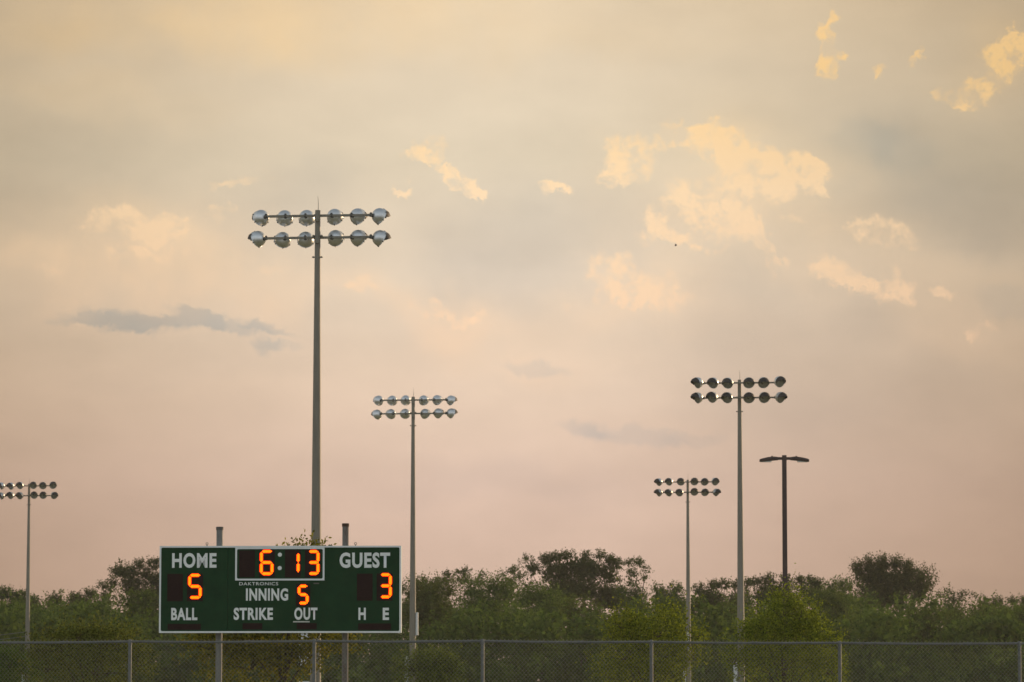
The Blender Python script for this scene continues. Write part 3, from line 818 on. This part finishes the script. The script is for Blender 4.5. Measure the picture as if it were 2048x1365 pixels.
def flood_pole(px, ytop, D, faces_us, az_up, az_low, label, boxes=(), bands=()):
    base = at(px, ytop, D)
    top = base.z
    o = thing('floodlight_pole', (base.x, D, 0), label, 'floodlight pole', 'floodlight poles round the ball fields', R(-6.5))
    s = Shape()
    s.tube([(0, 0, -0.3), (0, 0, 2.6), (0, 0, 4.9)], [0.215, 0.205, 0.192], 20)
    place('pole_base', s.mesh('pole_base', M['galv'], True), o)
    s = Shape()
    s.tube([(0, 0, 4.7), (0, 0, top * 0.62), (0, 0, top)], [0.205, 0.155, 0.10], 20)
    place('pole', s.mesh('pole', M['galv'], True), o)
    place('lightning_rod', ME_ROD, o, (0.02, 0, top))
    place('step_bar', ME_FLANGE, o, (0, -0.03, top - 0.98)); place('step_bar', ME_FLANGE, o, (0, -0.03, top - 1.80))
    for z in bands:
        rr = 0.217 if z < 4.7 else 0.212
        place('band', Shape().tube([(0, 0, z - 0.03), (0, 0, z + 0.03)], rr, 20).mesh('band', M['galv'], True), o)
    for (x0, x1, y0, y1, z0, z1) in boxes:
        place('control_box', Shape().box(x0, x1, y0, y1, z0, z1).mesh('control_box', M['whitebox'], bevel=0.012), o)
    side = -1 if faces_us else 1
    for (z, azs) in ((top - 0.19, az_up), (top - 1.03, az_low)):
        ay = side * 0.165
        place('crossarm', ME_ARM, o, (0, ay, z))
        place('junction_box', ME_JBOX, o, (0, -0.13 if not faces_us else 0.16, z - 0.13))
        for x, a in zip(ARM_X, azs):
            place('lamp_bracket', ME_BRACKET, o, (x, ay, z))
            rz = R(180 + a) if faces_us else R(-a)
            rz += R(6.5)
            rot = Euler((R(-20 + random.uniform(-5, 5)), R(random.uniform(-3, 3)), rz + R(random.uniform(-3, 3))))
            fwd = rot.to_matrix() @ Vector((0, 0.08, 0.10)) + Vector((0, 0, -0.09))
            f = place('floodlight', ME_BOWL, o, Vector((x, ay, z + 0.13)) + fwd, rot)
            place('socket', ME_KNUCKLE, f, (0, 0.055, -0.115), (R(20), 0, 0)); place('lining', ME_IN, f); place('bulb', ME_BULB, f)
            place('lens', ME_LENS, f); place('visor', ME_VISOR, f)
            for k in range(6 if D < 160 else 0):
                q = 2 * math.pi * (k + 0.5) / 6
                place('rim_clip', ME_CLIP, f, (math.cos(q) * 0.333, 0, math.sin(q) * 0.333))
    return o


flood_pole(635.5, 421, 145, False, (-32, -8, 2, 14, 34, 60), (-52, -20, -3, 22, 40, 62),
           'tall thick floodlight pole rising behind the scoreboard, largest bank of silver lamps', boxes=((-0.62, -0.24, -0.2, 0.12, 2.7, 3.9), (-0.60, -0.22, -0.2, 0.12, 0.6, 2.1)), bands=(4.75,))
flood_pole(826.5, 794, 237, False, (-28, -12, -2, 20, 32, 56), (-46, -22, -4, 32, 44, 60),
           'floodlight pole close to the right end of the scoreboard, silver lamp backs', boxes=((0.20, 0.34, -0.12, 0.1, 5.3, 6.7), (-0.45, -0.19, -0.3, -0.1, 1.2, 4.0)), bands=(7.9, 5.0, 5.25, 6.85))
flood_pole(1479, 760, 216, True, (-62, -36, -24, 0, 10, 34), (-64, -42, -34, 3, 14, 46),
           'floodlight pole left of the brown street lamp, lamp faces turned to the camera', boxes=((-0.42, -0.2, -0.2, 0.1, 1.4, 3.6),), bands=(4.8,))
flood_pole(1375.5, 960, 311, True, (-60, -38, -12, 2, 14, 32), (-60, -42, -24, 5, 16, 46),
           'shortest floodlight pole, middle right, with dark lamp faces above the sapling', boxes=((-0.1, 0.05, -0.26, -0.19, 5.2, 6.8), (-0.42, -0.2, -0.2, 0.1, 1.0, 3.6)), bands=(6.95, 5.0))
flood_pole(58.5, 968, 328, True, (-60, -40, -28, -4, 2, 18), (-62, -44, -38, 2, 8, 40),
           'floodlight pole at the far left, its lamps cut by the photo edge', boxes=((-0.42, -0.2, -0.2, 0.1, 0.8, 3.4),), bands=(4.9,))

# two slack cables from the far left pole
for yl, yr in ((1266, 1264), (1276, 1273)):
    a, b = at(-260, yl - 6, 326), at(53, yr, 327.6)
    pts = [a.lerp(b, t) - Vector((0, 0, 0.6 * math.sin(math.pi * t))) for t in np.linspace(0, 1, 14)]
    c = place('cable', Shape().tube(pts, 0.025, 5).mesh('cable', M['cable'], True))
    tag(c, 'upper thin cable running left from the far left floodlight pole' if yl == 1266 else 'lower thin cable running left from the far left floodlight pole', 'cable', 'cables at the far left pole')

# ------------------------------------------------------------------ brown street lamp with two heads
D = 183
b0 = at(1568.5, 911, D); zt = at(1568.5, 911, D).z
lamp = thing('street_lamp', (b0.x, D, 0), 'dark brown twin-headed street lamp on a square pole, right of the floodlights', 'street lamp')
s = Shape(); w0, w1 = 0.12, 0.105
s.add([(-w0, -w0, 0), (w0, -w0, 0), (w0, w0, 0), (-w0, w0, 0), (-w1, -w1, zt), (w1, -w1, zt), (w1, w1, zt), (-w1, w1, zt)],
      [(3, 2, 1, 0), (4, 5, 6, 7), (0, 1, 5, 4), (1, 2, 6, 5), (2, 3, 7, 6), (3, 0, 4, 7)])
place('pole', s.mesh('pole', M['bronze'], bevel=0.008), lamp)
for sx in (-1, 1):
    tiltz = -0.045
    P = lambda x, z: (sx * x, z)
    place('arm', Shape().box(min(sx * 0.10, sx * 0.36), max(sx * 0.10, sx * 0.36), -0.07, 0.07, zt - 0.22, zt - 0.09).mesh('arm', M['bronze'], bevel=0.008), lamp)
    # head: a shallow tapered housing, arched on top
    top = [(0.30, -0.085), (0.45, -0.065), (0.62, -0.075), (0.80, -0.095), (0.95, -0.13), (1.10, -0.165), (1.18, -0.20)]
    bot = [(0.30, -0.235), (0.45, -0.245), (0.62, -0.262), (0.80, -0.285), (0.95, -0.302), (1.10, -0.312), (1.18, -0.31)]
    hw = [0.10, 0.15, 0.19, 0.21, 0.21, 0.20, 0.17]
    vs, fs = [], []
    for (a, b, w) in zip(top, bot, hw):
        vs += [(sx * a[0], -w * 0.6, zt + a[1]), (sx * a[0], w * 0.6, zt + a[1]), (sx * b[0], w, zt + (a[1] + b[1]) / 2 - 0.02), (sx * b[0], w * 0.9, zt + b[1]), (sx * b[0], -w * 0.9, zt + b[1]), (sx * b[0], -w, zt + (a[1] + b[1]) / 2 - 0.02)]
    for i in range(len(hw) - 1):
        for j in range(6):
            q = (j + 1) % 6
            fs.append((i * 6 + j, i * 6 + q, (i + 1) * 6 + q, (i + 1) * 6 + j))
    fs += [tuple(range(6)), tuple((len(hw) - 1) * 6 + j for j in range(5, -1, -1))]
    h = place('lamp_head', Shape().add(vs, fs).mesh('lamp_head', M['bronze'], bevel=0.006), lamp)
    place('lens', Shape().box(min(sx * 0.62, sx * 1.12), max(sx * 0.62, sx * 1.12), -0.16, 0.16, zt - 0.325, zt - 0.288).mesh('lens', M['inner'], bevel=0.01), h)
    place('photocell', Shape().tube([(sx * 0.58, 0, zt - 0.085), (sx * 0.58, 0, zt - 0.03)], 0.045, 10).mesh('photocell', M['bronze'], True), h)

# ------------------------------------------------------------------ scoreboard
D = 77.5
W, H = 483.5 / F * D, 173.2 / F * D
cen = at(561.2, 1179.4, D)
ZB = cen.z - H / 2
board = thing('scoreboard', (cen.x, D, 0), 'green electronic baseball scoreboard with lit amber digits on two pipe posts', 'scoreboard', rz=R(-2.0))


def bm_(cx, cy):
    """a point of the board face read off the enlarged photo of it"""
    t = (cx - 75) / 1904
    yt, yb = 212 - 7 * t, 893 - 5 * t
    v = (cy - yt) / (yb - yt)
    xl, xr = 78 - 6 * v, 1982 - 7 * v
    return ((cx - xl) / (xr - xl) - 0.5) * W, ZB + (1 - v) * H


def slab(x0, x1, z0, z1, y0, y1, name, mat, bevel=0.0, parent=board, label=None):
    return place(name, Shape().box(x0, x1, y0, y1, z0, z1).mesh(name, mat, bevel=bevel), parent, label=label)


FY = -0.10                     # front face
seam, _ = bm_(615, 500)
slab(-W / 2 + 0.004, W / 2 - 0.004, ZB + 0.004, ZB + H - 0.004, FY + 0.03, 0.10, 'cabinet', M['greenside'])
slab(-W / 2 + 0.012, seam - 0.003, ZB + 0.012, ZB + H - 0.012, FY, FY + 0.028, 'face_panel', M['green'])
slab(seam + 0.003, W / 2 - 0.012, ZB + 0.012, ZB + H - 0.012, FY, FY + 0.028, 'face_panel', M['green'])


def ring(x0, x1, z0, z1, wd, rad, y0, y1, name, mat):
    """rectangular band with rounded inner corners"""
    n = 5
    inner = []
    for (cx, cz, a0) in ((x1 - wd - rad, z1 - wd - rad, 0), (x0 + wd + rad, z1 - wd - rad, 90), (x0 + wd + rad, z0 + wd + rad, 180), (x1 - wd - rad, z0 + wd + rad, 270)):
        for k in range(n + 1):
            a = R(a0 + 90 * k / n)
            inner.append((cx + rad * math.cos(a), cz + rad * math.sin(a)))
    corner = [(x1, z1), (x0, z1), (x0, z0), (x1, z0)]
    outer = []
    for ci in range(4):
        for k in range(n + 1):
            outer.append(corner[ci])
    vs, fs = [], []
    m = len(inner)
    for y in (y0, y1):
        vs += [(p[0], y, p[1]) for p in inner] + [(p[0], y, p[1]) for p in outer]
    for i in range(m):
        j = (i + 1) % m
        fs += [(i, j, m + j, m + i), (2 * m + i, 3 * m + i, 3 * m + j, 2 * m + j), (i, 2 * m + i, 2 * m + j, j), (m + i, m + j, 3 * m + j, 3 * m + i)]
    me = mesh_from(name, vs, fs, mat)
    b = bmesh.new(); b.from_mesh(me)
    bmesh.ops.remove_doubles(b, verts=b.verts, dist=1e-5)
    bmesh.ops.dissolve_degenerate(b, edges=b.edges, dist=1e-6)
    bmesh.ops.recalc_face_normals(b, faces=b.faces)
    b.to_mesh(me); b.free()
    return place(name, me, board)


ring(-W / 2, W / 2, ZB, ZB + H, 0.034, 0.03, FY - 0.016, 0.112, 'trim', M['trim'])
x0, z1 = bm_(675, 221); x1, z0 = bm_(1376, 479)
ring(x0, x1, z0, z1, 0.036, 0.03, FY - 0.012, FY + 0.01, 'clock_frame', M['trim'])

txt_cache = {}


def lettering(word, rect, bold=0.038, mat='white', y=FY - 0.003, label=None, wide=False):
    (xa, za), (xb, zb) = bm_(rect[0], rect[3]), bm_(rect[2], rect[1])
    cu = bpy.data.curves.new('text', 'FONT')
    cu.body = word
    cu.offset = bold
    cu.space_character = 1.12
    cu.resolution_u = 4
    cu.extrude = 0.0
    ob = bpy.data.objects.new('text', cu); COL.objects.link(ob)
    dg = bpy.context.evaluated_depsgraph_get()
    me = bpy.data.meshes.new_from_object(ob.evaluated_get(dg))
    bpy.data.objects.remove(ob); bpy.data.curves.remove(cu)
    n = len(me.vertices)
    co = np.empty(n * 3); me.vertices.foreach_get('co', co); co = co.reshape(-1, 3)
    lo, hi = co.min(0), co.max(0)
    out = np.empty_like(co)
    out[:, 0] = xa + (co[:, 0] - lo[0]) / (hi[0] - lo[0]) * (xb - xa)
    out[:, 2] = za + (co[:, 1] - lo[1]) / (hi[1] - lo[1]) * (zb - za)
    out[:, 1] = y
    me.vertices.foreach_set('co', out.reshape(-1)); me.update()
    me.materials.clear(); me.materials.append(M[mat])
    me.name = 'lettering'
    return place('lettering', me, board, label=label or 'white word ' + word)


lettering('HOME', (175, 265, 527, 384)); lettering('GUEST', (1495, 258, 1894, 381))
lettering('INNING', (757, 541, 1090, 640)); lettering('BALL', (168, 696, 375, 793))
lettering('STRIKE', (660, 693, 970, 791)); lettering('OUT', (1137, 691, 1320, 789))
lettering('H', (1641, 692, 1700, 788), label='white letter H'); lettering('E', (1832, 692, 1882, 788), label='white letter E')
lettering('DAKTRONICS', (705, 493, 1012, 519), bold=0.006, label='small white maker name DAKTRONICS')

# small stickers
xa, za = bm_(1128, 808); xb, zb = bm_(1258, 798); slab(xa, xb, za, zb, FY - 0.004, FY - 0.001, 'sticker', M['sticker'], label='pale strip sticker under the word OUT')
xa, za = bm_(1290, 507); xb, zb = bm_(1334, 498); slab(xa, xb, za, zb, FY - 0.004, FY - 0.001, 'sticker', M['smallprint'], label='tiny dull sticker under the clock')
for (cx, cy) in ((1026, 278), (1024, 383)):
    x, z = bm_(cx, cy)
    s = Shape().lathe_y([(FY - 0.006, 0.0005), (FY - 0.006, 0.036), (FY - 0.002, 0.042)], 18)
    place('colon_dot', s.mesh('colon_dot', M['white']), board, (x, 0, z))

# digits: dark louvred faces, and the segments that are lit
SEG = {'6': 'afedcg', '1': 'bc', '3': 'abgcd', '5': 'afgcd', ' ': ''}


def face(rect, lit=None, digit=' ', label=None):
    (xa, za), (xb, zb) = bm_(rect[0], rect[3]), bm_(rect[2], rect[1])
    p = slab(xa, xb, za, zb, FY - 0.004, FY + 0.004, 'digit_face', M['digit'], label=label)
    if not lit: return p
    (xa, za), (xb, zb) = bm_(lit[0], lit[3]), bm_(lit[2], lit[1])
    w, h = xb - xa, zb - za
    t = 0.066
    e = t / 2
    zm = (za + zb) / 2
    pts = dict(tl=(xa + e, zb - e), tr=(xb - e, zb - e), ml=(xa + e, zm), mr=(xb - e, zm), bl=(xa + e, za + e), br=(xb - e, za + e))
    segs = dict(a=('tl', 'tr'), b=('tr', 'mr'), c=('mr', 'br'), d=('bl', 'br'), e=('ml', 'bl'), f=('tl', 'ml'), g=('ml', 'mr'))
    for si, sg in enumerate(SEG[digit]):
        FZ = FY - 0.0003 * si
        A, B = Vector(pts[segs[sg][0]]), Vector(pts[segs[sg][1]])
        dv = (B - A); Ln = dv.length; dv.normalize(); nv = Vector((-dv.y, dv.x))
        A2, B2 = A + dv * 0.012, B - dv * 0.012
        # glowing red plate added behind the diodes as their halo, pointed at both ends
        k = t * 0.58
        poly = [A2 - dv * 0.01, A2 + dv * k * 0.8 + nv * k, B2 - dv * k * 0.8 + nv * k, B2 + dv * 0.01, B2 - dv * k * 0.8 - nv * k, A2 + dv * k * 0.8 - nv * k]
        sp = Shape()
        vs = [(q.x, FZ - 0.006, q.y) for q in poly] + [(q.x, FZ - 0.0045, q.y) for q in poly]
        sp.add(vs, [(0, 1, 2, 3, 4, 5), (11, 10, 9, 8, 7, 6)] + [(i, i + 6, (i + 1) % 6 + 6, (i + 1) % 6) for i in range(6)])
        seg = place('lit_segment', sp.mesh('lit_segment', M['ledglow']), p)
        # rows of diodes standing proud of it, joined into the segment's second sub-mesh
        dsh = Shape()
        pitch = 0.0225
        Lu = (B2 - A2).length
        for row, off in ((-1, 0.0), (0, 0.5), (1, 0.0)):
            inset = abs(row) * 0.022
            nn = int((Lu - 2 * inset) / pitch)
            for q in range(nn + 1):
                u = inset + (Lu - 2 * inset - nn * pitch) / 2 + (q + (off - 0.25 if row == 0 else 0)) * pitch
                c = A2 + dv * u + nv * row * 0.0170
                rr = 0.0100
                ring_ = [(c.x + rr * math.cos(a_), FZ - 0.0105, c.y + rr * math.sin(a_)) for a_ in np.linspace(0, 2 * math.pi, 7)[:-1]]
                rin2 = [(c.x + rr * math.cos(a_), FZ - 0.0055, c.y + rr * math.sin(a_)) for a_ in np.linspace(0, 2 * math.pi, 7)[:-1]]
                dsh.add(ring_ + rin2, [(0, 1, 2, 3, 4, 5)] + [(i, i + 6, (i + 1) % 6 + 6, (i + 1) % 6) for i in range(6)])
        me2 = dsh.mesh('diodes', M['led'])
        b = bmesh.new(); b.from_mesh(seg.data)
        nf = len(b.faces); b.from_mesh(me2)
        b.faces.ensure_lookup_table()
        for i, f in enumerate(b.faces): f.material_index = 0 if i < nf else 1
        b.to_mesh(seg.data); b.free(); seg.data.materials.append(M['led'])
    return p


face((137, 430, 262, 645), label='blank dark digit under HOME')
face((292, 428, 420, 645), (300, 428, 412, 628), '5', 'HOME score digit lit as 5')
face((1630, 425, 1755, 637), label='blank dark digit under GUEST')
face((1785, 423, 1912, 637), (1802, 420, 1908, 620), '3', 'GUEST score digit lit as 3')
face((703, 245, 830, 456), label='blank first clock digit')
face((860, 238, 988, 456), (866, 239, 978, 440), '6', 'clock digit lit as 6')
face((1065, 240, 1190, 456), (1080, 250, 1184, 430), '1', 'clock digit lit as 1')
face((1222, 238, 1346, 456), (1240, 239, 1340, 438), '3', 'clock digit lit as 3')
face((1150, 505, 1266, 682), (1162, 511, 1254, 670), '5', 'inning digit lit as 5')
for r_, n_ in (((140, 821, 402, 868), 'BALL'), ((730, 815, 886, 863), 'STRIKE'), ((1156, 814, 1313, 861), 'OUT'), ((1639, 815, 1898, 865), 'H and E')):
    face(r_, label='blank dark indicator strip under ' + n_)

# support pipes with caps, running behind the cabinet
for (px, w, ytop, mt, cm, lb_) in ((438.8, 13.2, 1054, 'pipe', 'capgrey', 'grey steel pipe post'), (691.0, 12.8, 1047.6, 'pipe_rust', 'rust', 'pipe post with rusty brown cap')):
    p = at(px, ytop, D + 0.2)
    x = p.x - cen.x
    r0 = w / 2 / F * D
    post = place('post', Shape().tube([(0, 0, -0.3), (0, 0, p.z - 0.03)], r0, 20).mesh('post', M[mt], True), board, (x, 0.104 + r0, 0), label=lb_)
    place('post_cap', Shape().tube([(0, 0, p.z - 0.065), (0, 0, p.z - 0.005), (0, 0, p.z)], [r0 * 1.13, r0 * 1.13, r0 * 1.02], 20).mesh('post_cap', M[cm], True), post)
    for zz in (ZB + 0.3, ZB + H - 0.3):
        place('clamp', Shape().box(-r0 * 1.5, r0 * 1.5, -0.003, 2 * r0 + 0.012 - r0 * 0, zz - 0.03, zz + 0.03).mesh('clamp', M['galv']), post, (0, -r0, 0))

# lifting eyes on the top edge
for cx in (448, 1620):
    x, z = bm_(cx, 205)
    s = Shape()
    s.tube([(0, 0, -0.005), (0, 0, 0.025)], 0.012, 8)
    pts = [(0.022 * math.cos(a), 0, 0.047 + 0.022 * math.sin(a)) for a in np.linspace(0, 2 * math.pi, 17)]
    s.tube(pts, 0.007, 6, False)
    place('lifting_eye', s.mesh('lifting_eye', M['galv'], True), board, (x, -0.02, ZB + H))

# ------------------------------------------------------------------ chain-link fence
posts = [(-470, 69.0), (-112, 67.2), (259, 66.2), (628, 65.7), (965, 65.6), (1303, 66.6), (1680, 67.9), (2040, 68.5), (2400, 69.2)]
FT = 1.5 + 0.952
P3 = [at(px, HOR, d_) for px, d_ in posts]
P3 = [Vector((p.x, p.y, 0)) for p in P3]
fence = thing('chain_link_fence', (P3[4].x, P3[4].y, 0), 'grey chain-link fence with top rail along the bottom of the photo', 'fence')
O = Vector((P3[4].x, P3[4].y, 0))
ME_FPOST = Shape().tube([(0, 0, -0.3), (0, 0, FT - 0.03)], 0.031, 14).mesh('fence_post', M['fence'], True)
ME_FCAP = Shape().tube([(0, 0, FT - 0.05), (0, 0, FT + 0.005), (0, 0, FT + 0.03), (0, 0, FT + 0.038)], [0.036, 0.036, 0.026, 0.01], 14).mesh('post_cap', M['fence'], True)
for p in P3:
    po = place('fence_post', ME_FPOST, fence, p - O)
    place('post_cap', ME_FCAP, po)
# top rail: gently sagging pipes with sleeves
for a, b in zip(P3[:-1], P3[1:]):
    pts = []
    for t in np.linspace(0, 1, 9):
        q = a.lerp(b, t) - O
        pts.append((q.x, q.y - 0.0, FT - 0.012 * math.sin(math.pi * t) * random.uniform(0.7, 1.2)))
    place('top_rail', Shape().tube(pts, 0.0205, 12).mesh('top_rail', M['fence'], True), fence)
    m_ = a.lerp(b, random.uniform(0.25, 0.75)) - O
    dv = (b - a).normalized() * 0.08
    place('rail_sleeve', Shape().tube([m_ - dv + Vector((0, 0, FT - 0.009)), m_ + dv + Vector((0, 0, FT - 0.009))], 0.0245, 12).mesh('rail_sleeve', M['fence'], True), fence)

# woven mesh: zigzag wires, each linked to its neighbours, knuckled along the top edge
acc = [0.0]
for a, b in zip(P3[:-1], P3[1:]): acc.append(acc[-1] + (b - a).length)


def along(s_):
    for i in range(len(P3) - 1):
        if s_ <= acc[i + 1] or i == len(P3) - 2:
            t = (s_ - acc[i]) / (acc[i + 1] - acc[i])
            q = P3[i].lerp(P3[i + 1], t) - O
            dv = (P3[i + 1] - P3[i]).normalized()
            return q + Vector((dv.y, -dv.x, 0)) * 0.034
    return P3[-1] - O


pitch, rise = 0.0708, 0.0354
wires = Shape()
ncol = int(acc[-1] / pitch)
nrow = 72
z_top = FT + 0.028
for c in range(ncol):
    s0 = c * pitch
    lean = random.uniform(-0.004, 0.004)
    pts = []
    for r in range(nrow + 1):
        ss = min(max(s0 + (pitch * 0.5 if r % 2 else 0) * 1.04 + lean + random.uniform(-0.0015, 0.0015), 0), acc[-1])
        q = along(ss)
        k = 0.0022 if r % 2 else -0.0022
        pts.append((q.x, q.y + k, z_top - r * rise))
    n = len(pts)
    vs = []
    wr = 0.0025
    for i, q in enumerate(pts):
        for k in range(3):
            a_ = 2 * math.pi * k / 3 + 0.5
            vs.append((q[0] + wr * 1.25 * math.cos(a_), q[1] + wr * math.sin(a_), q[2] + wr * 0.8 * math.cos(a_) * (1 if i % 2 else -1)))
    fs = []
    for i in range(n - 1):
        for k in range(3):
            j = (k + 1) % 3
            fs.append((i * 3 + k, i * 3 + j, (i + 1) * 3 + j, (i + 1) * 3 + k))
    wires.add(vs, fs)
    # mirrored strand of the pair
    pts2 = []
    for r in range(nrow + 1):
        ss = min(max(s0 + pitch - (pitch * 0.5 if r % 2 else 0) * 1.04 + random.uniform(-0.0015, 0.0015), 0), acc[-1])
        q = along(ss)
        pts2.append((q.x, q.y - (0.0022 if r % 2 else -0.0022), z_top - r * rise))
    vs = []
    for i, q in enumerate(pts2):
        for k in range(3):
            a_ = 2 * math.pi * k / 3 + 0.5
            vs.append((q[0] + wr * 1.25 * math.cos(a_), q[1] + wr * math.sin(a_), q[2] + wr * 0.8 * math.cos(a_) * (-1 if i % 2 else 1)))
    wires.add(vs, fs)
    q = along(min(s0, acc[-1]))
    wires.tube([(q.x - 0.008, q.y, z_top - 0.01), (q.x + 0.002, q.y, z_top + 0.012), (q.x + 0.011, q.y, z_top - 0.006)], wr, 3)
mesh_o = place('wire_mesh', mesh_from('wire_mesh', wires.v, wires.f, M['wire']), fence)
mesh_o['kind'] = 'stuff'

# ------------------------------------------------------------------ bird
def bird(px, py, D, s, rz, label):
    p = at(px, py, D)
    o = thing('bird', p, label, 'bird', 'birds far off in the sky', rz)
    b = Shape()
    b.tube([(-0.16, 0, 0), (-0.10, 0, 0.01), (0.02, 0, 0.012), (0.12, 0, 0.015), (0.17, 0, 0.02), (0.20, 0, 0.016)], [0.012, 0.035, 0.05, 0.032, 0.026, 0.006], 8)
    place('body', b.mesh('body', M['bird'], True), o)
    for sy in (-1, 1):
        w = Shape()
        w.add([(0.07, sy * 0.03, 0.03), (-0.06, sy * 0.03, 0.02), (-0.08, sy * 0.16, 0.13), (0.06, sy * 0.17, 0.15), (-0.10, sy * 0.34, 0.24), (-0.03, sy * 0.33, 0.25),
               (0.07, sy * 0.03, 0.022), (-0.06, sy * 0.03, 0.012), (-0.08, sy * 0.16, 0.122), (0.06, sy * 0.17, 0.142), (-0.10, sy * 0.34, 0.235), (-0.03, sy * 0.33, 0.243)],
              [(0, 1, 2, 3), (3, 2, 4, 5), (9, 8, 7, 6), (11, 10, 8, 9), (0, 6, 7, 1), (1, 7, 8, 2), (2, 8, 10, 4), (4, 10, 11, 5), (5, 11, 9, 3), (3, 9, 6, 0)])
        place('wing', w.mesh('wing', M['bird']), o)
    t = Shape().add([(-0.14, -0.02, 0), (-0.14, 0.02, 0), (-0.26, 0.05, 0), (-0.26, -0.05, 0), (-0.14, -0.02, 0.008), (-0.14, 0.02, 0.008), (-0.26, 0.05, 0.006), (-0.26, -0.05, 0.006)],
                    [(0, 1, 2, 3), (7, 6, 5, 4), (0, 4, 5, 1), (1, 5, 6, 2), (2, 6, 7, 3), (3, 7, 4, 0)])
    place('tail', t.mesh('tail', M['bird']), o)
    o.scale = (s, s, s)


bird(1351.5, 492, 150, 0.27, R(160), 'tiny dark bird flying below the big bright cloud')
